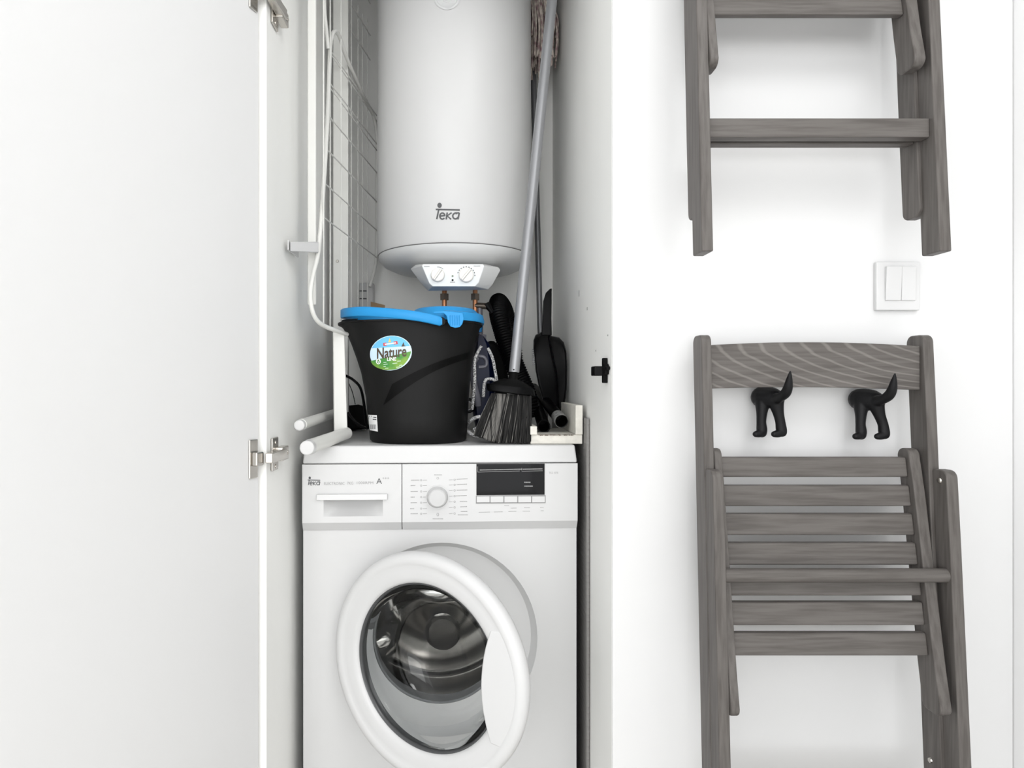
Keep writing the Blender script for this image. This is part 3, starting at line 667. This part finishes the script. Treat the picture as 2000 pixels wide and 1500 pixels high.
MB().loft([el(1.1235, .084, .128), el(1.134, .084, .128), el(1.150, .078, .118), el(1.155, .073, .112), el(1.155, .066, .105), el(1.13, .058, .09), el(1.07, .04, .06), el(1.065, .02, .04)], caps=True).build('wringer_basket', M['blue'], bk, smooth=50)
# lock tab over the rim
tabp = [(846, 609), (868, 607), (904, 611), (906, 622), (903, 633), (898, 639), (889, 640.5), (880, 638), (875, 630), (872, 617), (866, 611.5), (846, 611.5)]
MB().prism(tabp, lambda x, y: P(x, y, 1.482), lambda x, y: P(x, y, 1.4935)).build('lock_tab', M['blue'], bk, bevel=.002)
for k in range(5): MB().tube([P(879+4.5*k, 616, 1.4815), P(879.5+4.5*k, 635, 1.4815)], .0009, 8).build('tab_rib', M['blue'], bk)
# handle, swung to the left
hpts = spline([P(863, 628, 1.487), P(820, 618.5, 1.480), P(770, 612.5, 1.485), P(715, 608.5, 1.505), P(683, 610, 1.54), P(670, 612.5, 1.60), P(673, 614.5, 1.68), P(695, 617, 1.76), P(750, 622, 1.80), P(840, 635, 1.795)], 7)
q = MB(); rings = []
for i, p in enumerate(hpts):
    t = (hpts[min(i+1, len(hpts)-1)]-hpts[max(i-1, 0)]).normalized(); o_ = Vector((t.y, -t.x, 0)).normalized()
    hh = .0105 if 0 < i < len(hpts)-1 else .007
    sec = [(-.005, -hh*.8), (-.005, hh*.8), (-.003, hh), (.003, hh), (.005, hh*.8), (.005, -hh*.8), (.003, -hh), (-.003, -hh)]
    rings.append([p+o_*a+Vector((0, 0, b)) for a, b in sec])
q.loft(rings).build('bucket_handle', M['blue'], bk, smooth=50)
for Yp in (1.4915, 1.787): MB().lathe([(0, -.004), (.009, -.003), (.010, .0), (0, .004)], (P(862, 628, 1.49).x, Yp, P(862, 628, 1.49).z), 'y', 16).build('handle_pivot', M['bucket'], bk)
MB().loft([[P(668, 624, 1.64), P(700, 622, 1.56), P(700, 622, 1.60)], [P(664, 634, 1.64), P(690, 636, 1.56), P(690, 636, 1.6)]]).build('pouring_lip', M['bucket'], bk, bevel=.002)

# ---------------------------------------------------------------- broom
br = thing('broom', 'broom with aluminium pole and dark splayed bristles, standing on the washing machine', 'broom', P(985, 862, 1.54))
MB().tube([P(1004, 727, 1.575), P(1078, 2, 1.62), P(1093, -150, 1.63)], .0122, 24).build('pole', M['alu'], br)
MB().tube([P(1003.5, 722, 1.5615), P(1003.5, 722, 1.560)], .0018, 10).build('rivet', M['black'], br)
MB().tube([P(1001, 746, 1.565), P(1004, 726, 1.575)], [.0115, .0095], 16).build('socket', M['blackm'], br)
def hr(cx_, py, hw, dd, Y, n=32): 
    return [P(cx_, py, Y)+Vector((hw*math.cos(2*PI*k/n)*Y/F, dd*math.sin(2*PI*k/n), -.00*hw*math.cos(2*PI*k/n))) for k in range(n)]
def tilt_(r, k): 
    c = sum((p.x for p in r))/len(r); return [Vector((p.x, p.y, p.z-(p.x-c)*k)) for p in r]
MB().loft([tilt_(hr(*a), .12) for a in ((1001, 741, 15, .016, 1.565), (1000, 744, 24, .018, 1.565), (1000, 750, 36, .022, 1.563), (999, 755, 43, .025, 1.56))]).build('head_cap', M['blackm'], br)
MB().loft([tilt_(hr(*a), .12) for a in ((997, 754, 45, .026, 1.56), (997, 757, 47, .028, 1.56), (998, 767, 47, .028, 1.56), (998, 769, 44, .026, 1.56))]).build('head_band', M['black'], br)
q = MB(); q2 = MB()
for k in range(1100):
    u = random.random(); v = random.random(); 
    tx = 960+(1038-960)*u; bx_ = 927+(1037-927)*u+random.uniform(-3, 2)
    by = 850+17*min(1, u*2.2)+random.uniform(-5, 1.5)
    Yt = 1.545+.035*v; Yb = 1.512+.075*v
    a = P(tx, 768+4*u, Yt); b = P(bx_, by, Yb)
    if b.z < ZT+.001: b.z = ZT+.001+random.random()*.002
    mid = (a+b)/2+Vector((random.uniform(-.002, .002), -.003, 0))
    (q2 if (.16 < u < .36 and v < .5) or random.random() < .07 else q).tube([a, mid, b], .0008, 3, caps=False)
o = q.build('bristles', M['bristle'], br, smooth=0); o['kind'] = 'stuff'
o = q2.build('pale_bristles', M['bristle2'], br, smooth=0); o['kind'] = 'stuff'; o['label'] = 'paler grey bristles'

# mop standing upside down behind
mp_ = thing('mop', 'upturned string mop on a thin grey pole, beside the water heater', 'mop', P(1066, 830, 2.03))
MB().tube([P(1066, 842, 2.0), P(1055, 640, 2.0), P(1042, 150, 2.0), P(1036, -110, 2.0)], .0085, 16).build('pole', M['dkpole'], mp_)
q = MB()
top = P(1038, -120, 1.96)
for k in range(95):
    e = random.uniform(1036, 1086); ey = random.uniform(60, 158) if e < 1062 else random.uniform(70, 135)
    Yk = random.uniform(1.90, 1.99); pe = P(e, ey, Yk)
    pts = spline([top+Vector((random.uniform(-.02, .03), random.uniform(-.03, .03), 0)), P(1040+(e-1040)*.6+random.uniform(-6, 6), 0, Yk)+Vector((0, 0, .02)), P(e+random.uniform(-5, 5), ey*.5, Yk), pe], 5)
    q.tube(pts, .0026, 5)
o = q.build('mop_strings', M['mop'], mp_, smooth=60); o['kind'] = 'stuff'
MB().lathe([(0, 0), (.03, .005), (.04, .02), (.03, .035), (0, .04)], top+Vector((.01, .03, -.01)), 'z', 20).build('mop_cap', M['blackm'], mp_)

# dustpan
dp = thing('dustpan', 'black plastic dustpan standing upright against the right closet wall', 'dustpan', P(1078, 800, 1.79))
out = [(1046, 654), (1042, 664), (1041.5, 680), (1044, 700), (1046, 725), (1052, 755), (1060, 782), (1067, 800), (1096, 806), (1103, 790), (1107, 760), (1108, 715), (1106, 685), (1101, 668), (1092, 659), (1078, 656), (1070, 652), (1058, 648)]
q = MB(); cx_, cy_ = 1076, 725
def sc(k): return [((x-cx_)*k+cx_, (y-cy_)*k+cy_) for x, y in out]
def dpt(x, y, dy): return P(x, y, 1.77+dy)
q.loft([[dpt(x, y, .03) for x, y in sc(.97)], [dpt(x, y, .012) for x, y in out], [dpt(x, y, -.004) for x, y in sc(.985)], [dpt(x, y, -.004) for x, y in sc(.95)], [dpt(x, y, -.001) for x, y in sc(.90)]])
q.build('pan', M['black'], dp, smooth=45)
MB().tube(spline([P(1072, 655, 1.762), P(1078, 690, 1.755), P(1088, 740, 1.757), P(1090, 795, 1.765)], 6), [.006]*19, 8, flat=.5).build('pan_ridge', M['black'], dp)
MB().loft([[P(x, y, Y) for x, y, Y in r] for r in (((1058, 655, 1.755), (1077, 655, 1.755), (1078, 655, 1.79), (1058, 655, 1.79)), ((1060, 620, 1.755), (1077, 620, 1.755), (1077, 620, 1.78), (1060, 620, 1.78)), ((1061, 588, 1.757), (1077.5, 588, 1.757), (1077.5, 588, 1.777), (1061, 588, 1.777)), ((1066, 572, 1.76), (1077.5, 570, 1.76), (1077.5, 570, 1.775), (1066, 572, 1.775)), ((1074, 564, 1.763), (1078, 563, 1.763), (1078, 563, 1.772), (1074, 564, 1.772)))]).build('handle', M['black'], dp, bevel=.002)
for k in range(9): MB().box(P(1040.5, 682+3.6*k, 1.775), P(1047, 683.6+3.6*k, 1.785)).build('comb_tooth', M['gplast'], dp)

# ribbed hose
hs = MB()
path = spline([P(1005, 700, 1.99), P(998, 650, 1.985), P(985, 607, 1.955), P(976, 592, 1.90), P(973, 594, 1.85), P(975, 618, 1.80), P(985, 655, 1.775), P(998, 695, 1.76), P(1014, 735, 1.745), P(1030, 775, 1.73), P(1036, 815, 1.73)], 26)
rad = [.0235+(.0022 if (i % 3) == 0 else -.0008) for i in range(len(path))]
hs.tube(path, rad, 24); hs = hs.build('ribbed_hose', M['black'], smooth=80)
tag(hs, 'thick ribbed black hose arching up behind the broom pole', 'hose')

# navy appliance with braided cord
ap = thing('steam_iron', 'navy and grey appliance wrapped in braided cord, between bucket and broom', 'appliance', P(935, 850, 1.72))
poly = [(930, 652), (944, 656), (956, 672), (964, 700), (968, 740), (966, 800), (960, 842), (930, 842), (922, 800), (921, 740), (924, 690)]
MB().loft([[P((x-942)*k+942, y, Y) for x, y in poly] for k, Y in ((.55, 1.70), (.92, 1.715), (1, 1.74), (.9, 1.80), (.5, 1.82))]).build('navy_body', M['navy'], ap, smooth=50)
q = MB(); q.tube(spline([P(930, 700, 1.70), P(924, 712, 1.69), P(926, 750, 1.688), P(932, 775, 1.69), P(934, 792, 1.695)], 8), [.0085]*33, 12); q.build('grey_grip', M['gplast'], ap)
MB().tube(spline([P(929, 695, 1.70), P(944, 697, 1.698), P(950, 706, 1.70), P(948, 715, 1.70), P(935, 717, 1.70)], 6), .0045, 10).build('grip_top', M['gplast'], ap)
MB().lathe([(.010, -.012), (.0165, -.012), (.019, -.006), (.019, .02), (.010, .02), (.010, -.012)], P(914, 792, 1.70), 'y', 32).build('wheel', M['black'], ap)
MB().lathe([(.0095, -.0135), (.0115, -.0135), (.0115, -.010), (.0095, -.010), (.0095, -.0135)], P(914, 792, 1.70), 'y', 32).build('wheel_ring', M['gplast'], ap)
MB().loft([[P(x, y, Y) for x, y in ((948, 668), (965, 664), (985, 690), (994, 745), (985, 800), (960, 840), (955, 760))] for Y in (1.83, 1.90)]).build('black_housing', M['blackm'], ap, bevel=.01)
MB().lathe([(0, .02), (.012, .02), (.014, .01), (.012, -.004), (0, -.004)], P(932, 646, 1.75), 'z', 20).build('blue_cap', mat('deep_blue_plastic', '#1b6ea8', .2), ap)
MB().tube([P(943, 655, 1.76), P(945, 672, 1.755)], [.009, .006], 14).build('grey_nozzle', M['gplast'], ap)
cd = MB()
def rope(pts, r=.0040): cd.tube(spline(pts, 8), r, 8)
rope([P(940, 676, 1.695), P(933, 688, 1.69), P(927, 705, 1.68), P(927, 740, 1.675), P(925, 770, 1.675), P(922, 800, 1.68)])
rope([P(953, 680, 1.70), P(962, 700, 1.695), P(968, 730, 1.69), P(972, 755, 1.69)])
rope([P(944, 775, 1.68), P(947, 745, 1.675), P(958, 740, 1.672), P(970, 745, 1.675), P(980, 755, 1.68)])
rope([P(914, 832, 1.66), P(919, 822, 1.62), P(935, 814, 1.60), P(946, 818, 1.61), P(942, 830, 1.62), P(925, 840, 1.62)], .0046)
rope([P(915, 842, 1.61), P(920, 847, 1.59), P(930, 851, 1.58), P(945, 852, 1.60)], .0042)
cd = cd.build('braided_cord', M['cord'], smooth=60); tag(cd, 'black and white braided electric cord looped beside the black bucket', 'cord')

# vacuum tubes in the tray
def vt(a, b, r, label, sleeve):
    a = Vector(a); b = Vector(b); t = thing('vacuum_tube', label, 'tube', a, group='open ended tubes lying in the white tray')
    d = (b-a).normalized(); q = MB()
    up = Vector((0, 0, 1)); u = (up-d*up.dot(d)).normalized(); v = d.cross(u)
    def rg(p, rr): return [p+u*math.cos(2*PI*k/28)*rr+v*math.sin(2*PI*k/28)*rr for k in range(28)]
    q.loft([rg(a+d*.06, r*.84), rg(a, r*.86), rg(a-d*.001, r), rg(a+d*.004, r), rg(b, r*.8)]); q.build('tube_body', M['black'], t)
    if sleeve:
        q = MB(); q.loft([rg(a+d*.001, r*1.02), rg(a+d*.001, r*1.06), rg(a+d*.045, r*1.04), rg(a+d*.05, r*.9)], caps=False); q.build('sleeve', M['sleeve'], t, smooth=40)
    else:
        q = MB(); q.lathe([(r*.86, -.002), (r*1.03, -.002), (r*1.03, .012), (r*.95, .014)], a, 'y', 28); q.build('end_ring', M['blackm'], t)
vt(P(1062, 833, 1.60), P(1040, 765, 1.95), .0150, 'black tube with open dark end at the left of the white tray', False)
vt(P(1097, 823, 1.585), P(1043, 757, 1.95), .0150, 'black tube with scuffed grey sleeve at the right of the white tray', True)

# chipped tray
tr = thing('wooden_tray', 'white chipped L-shaped wooden tray at the right end of the washing machine top', 'tray', (.2, 1.505, .850))
zb = ZT+.0005
MB().box((.1435, 1.52, zb), (.2595, 1.75, zb+.0205)).build('tray_base', M['chip'], tr, bevel=.0015)
MB().box((.2435, 1.516, zb+.0207), (.2597, 1.75, .933)).build('tray_side', M['chip'], tr, bevel=.0015)
MB().box((.1430, 1.514, zb+.0207), (.1580, 1.70, .886)).build('tray_lip', M['chip'], tr, bevel=.0012)
q = MB()
for k in range(30):
    x = .162+.08*k/30; q.box((x, 1.5190, zb+.0190+random.uniform(-.0008, .0003)), (x+random.uniform(.001, .003), 1.5208, zb+.0209))
q.build('chipped_edge', M['raw'], tr)['kind'] = 'stuff'

# ---------------------------------------------------------------- folded clothes airer on the left
ai = thing('clothes_airer', 'folded white wire clothes airer leaning against the left closet wall', 'clothes airer', (-.3, 1.6, ZT))
q = MB(); q.box(P(600, 640, 1.50)+Vector((0, 0, .05)), Vector((P(617, 0, 1.50).x, 1.51, 2.05))); q.build('front_upright', M['airer'], ai, bevel=.003)
MB().box((P(650, 0, 1.80).x, 1.80, .905), (P(680, 0, 1.80).x, 1.815, 2.05)).build('rear_upright', M['airer'], ai, bevel=.003)
for px, py, Y in ((608.5, 547, 1.4995), (659, 510, 1.7995)):
    p = P(px, py, Y); MB().lathe([(0, -.002), (.003, -.0018), (.0042, 0)], p, 'y', 14).build('screw', M['chrome'], ai)
# wing frame
wing = spline([P(722, 560, 2.02), P(733, 520, 2.04), P(736, 470, 2.04), P(736, 350, 2.04), P(734, 245, 2.02), P(706, 180, 1.90), P(676, 110, 1.76), P(664, 74, 1.70), P(655, 61, 1.66), P(648, 72, 1.64), P(644.5, 100, 1.63), P(641, 200, 1.60), P(636, 300, 1.565), P(629, 400, 1.53), P(622, 490, 1.50), P(612, 535, 1.475), P(606.5, 570, 1.462), P(609, 602, 1.462), P(618, 624, 1.475), P(634, 637, 1.50), P(655, 645, 1.53), P(678, 653, 1.57)], 5)
MB().tube(wing, .0050, 12).build('wing_frame', M['airer'], ai)
# receding wires (one object each) and upright wires
def edge(py):
    e = [(100, 645, 1.63), (200, 641, 1.60), (300, 636, 1.565), (400, 629, 1.53), (490, 622, 1.50)]
    for i in range(len(e)-1):
        if py <= e[i+1][0] or i == len(e)-2:
            u = (py-e[i][0])/(e[i+1][0]-e[i][0]); return e[i][1]+(e[i+1][1]-e[i][1])*u, e[i][2]+(e[i+1][2]-e[i][2])*u
for py in (98, 160, 224, 290, 356, 421):
    x, Y = edge(py); a = P(x, py, Y); z2 = a.z+.0
    b = Vector((P(736, 0, 2.03).x, 2.03, z2)); MB().tube([a, b], .0017, 6).build('wire', M['airer'], ai)
for py in (108, 172):
    x, Y = edge(py); a = P(x+3, py, Y+.02); b = Vector((P(736, 0, 2.03).x, 2.03, a.z-.012)); MB().tube([a, b], .0014, 6).build('wire', M['airer'], ai)
for i, px in enumerate((632, 645, 666, 686, 699, 708, 718)):
    Y = (1.52, 1.62, 1.70, 1.86, 1.93, 1.97, 2.0)[i]
    yb = (640, 645, 640, 650, 655, 655, 655)[i] if i > 2 else (640, 640, 640)[i]
    MB().tube([P(px, yb, Y), Vector((P(px, 0, Y).x, Y, 2.05))], .0018, 6).build('wire', M['airer'], ai)
for py, x0_ in ((-60, 686), (8, 686), (60, 686)):
    a = P(x0_, py, 1.86); b = Vector((P(718, 0, 2.0).x+.005, 2.02, a.z-.004)); MB().tube([a, b], .0016, 6).build('wire', M['airer'], ai)
# knobbly joint at the top
MB().tube(spline([P(634, -40, 1.6), P(634, 20, 1.6), P(638, 60, 1.61), P(641, 95, 1.62)], 5), .0042, 10).build('link_rod', M['airer'], ai)
# feet
MB().hexa([P(x, y, Y) for x, y, Y in ((652, 848, 1.56), (679, 850, 1.56), (679, 845, 1.575), (652, 843, 1.575), (650, 648, 1.56), (673, 652, 1.56), (673, 652, 1.575), (650, 648, 1.575))]).build('leg', M['airer'], ai, bevel=.003)
f1 = MB().tube([P(604, 873, 1.375), P(677, 846, 1.565)], [.0150, .0138], 20).build('foot_bar', M['airer'], ai)
MB().tube([P(599, 875, 1.355), P(607, 872, 1.39)], [.0148, .0162], 20).build('end_cap', M['wplast'], f1, bevel=.003)
f2 = MB().tube([P(589, 829, 1.40), P(657, 806, 1.78)], [.0112, .0112], 18).build('foot_bar', M['airer'], ai)
MB().tube([P(584, 831, 1.385), P(592, 828, 1.42)], [.0110, .0124], 18).build('end_cap', M['wplast'], f2, bevel=.003)
MB().box((-.3665, 1.40, P(0, 492, 1.42).z), (-.3635, 1.485, P(0, 473, 1.42).z)).build('wall_clip', M['wplast'], ai, bevel=.001)
MB().hexa([P(x, y, Y) for x, y, Y in ((567, 491, 1.40), (622, 494, 1.485), (622, 494, 1.495), (567, 491, 1.415), (567, 472, 1.40), (622, 472, 1.485), (622, 472, 1.495), (567, 472, 1.415))]).build('clip_arm', M['wplast'], ai, bevel=.002)
# back-wall fitting, cable, card
vb = MB().box(P(702, 605, 2.08), P(732, 556, 2.12)).build('socket_box', M['wplast'], bevel=.002); tag(vb, 'small white slotted plastic box on the back wall behind the airer wires', 'box')
for y_ in (567, 582): MB().box(P(702, y_, 2.0785), P(716, y_+2.5, 2.0795)).build('slot', M['print'], vb, off=(0, 0, 0))
tag(MB().tube(spline([P(676, 734, 1.80), P(690, 742, 1.78), P(704, 758, 1.75), P(711, 790, 1.72), P(714, 822, 1.70), P(718, 836, 1.70), P(700, 829, 1.74), P(684, 812, 1.80), P(676, 795, 1.86)], 8), .0036, 10).build('black_cable', M['black']), 'black cable curving between the airer leg and the bucket', 'cable')
tag(MB().tube(spline([P(678, 742, 1.95), P(688, 765, 1.95), P(694, 790, 1.95)], 6), .0012, 6).build('thin_wire', M['black']), 'thin dark wire hanging on the back wall left of the bucket', 'wire')
tag(MB().loft([[P(x, y, Y) for x, y in ((672, 800), (680, 792), (700, 790), (715, 794), (720, 838), (672, 842))] for Y in (1.93, 2.0)]).build('dark_bag', M['blackm'], bevel=.01), 'dark crumpled bag lying in the corner behind the bucket', 'bag')
tag(MB().add([P(724, 589, 1.95), P(752, 596, 1.9), P(752, 640, 1.9), P(724, 640, 1.95), P(724, 589, 1.955), P(752, 596, 1.905), P(752, 640, 1.905), P(724, 640, 1.955)], [(0, 1, 2, 3), (7, 6, 5, 4), (0, 4, 5, 1), (1, 5, 6, 2), (2, 6, 7, 3), (3, 7, 4, 0)]).build('card_sheet', M['card']), 'brown card corner showing above the blue bucket handle', 'card')
# scuffs on the right closet side
q = MB()
for y_, Yk, h in ((573, 1.63, 12), (603, 1.52, 6), (655, 1.30, 3), (685, 1.42, 3)):
    z = ZC-(y_-750)*Yk/F; d = h*.5*Yk/F
    q.box((XR-.0006, Yk-.002, z-d), (XR-.0001, Yk+.002, z+d))
tag(q.build('paint_chips', M['dirt']), 'small grey chips in the paint of the right closet side', 'marks')['kind'] = 'stuff'
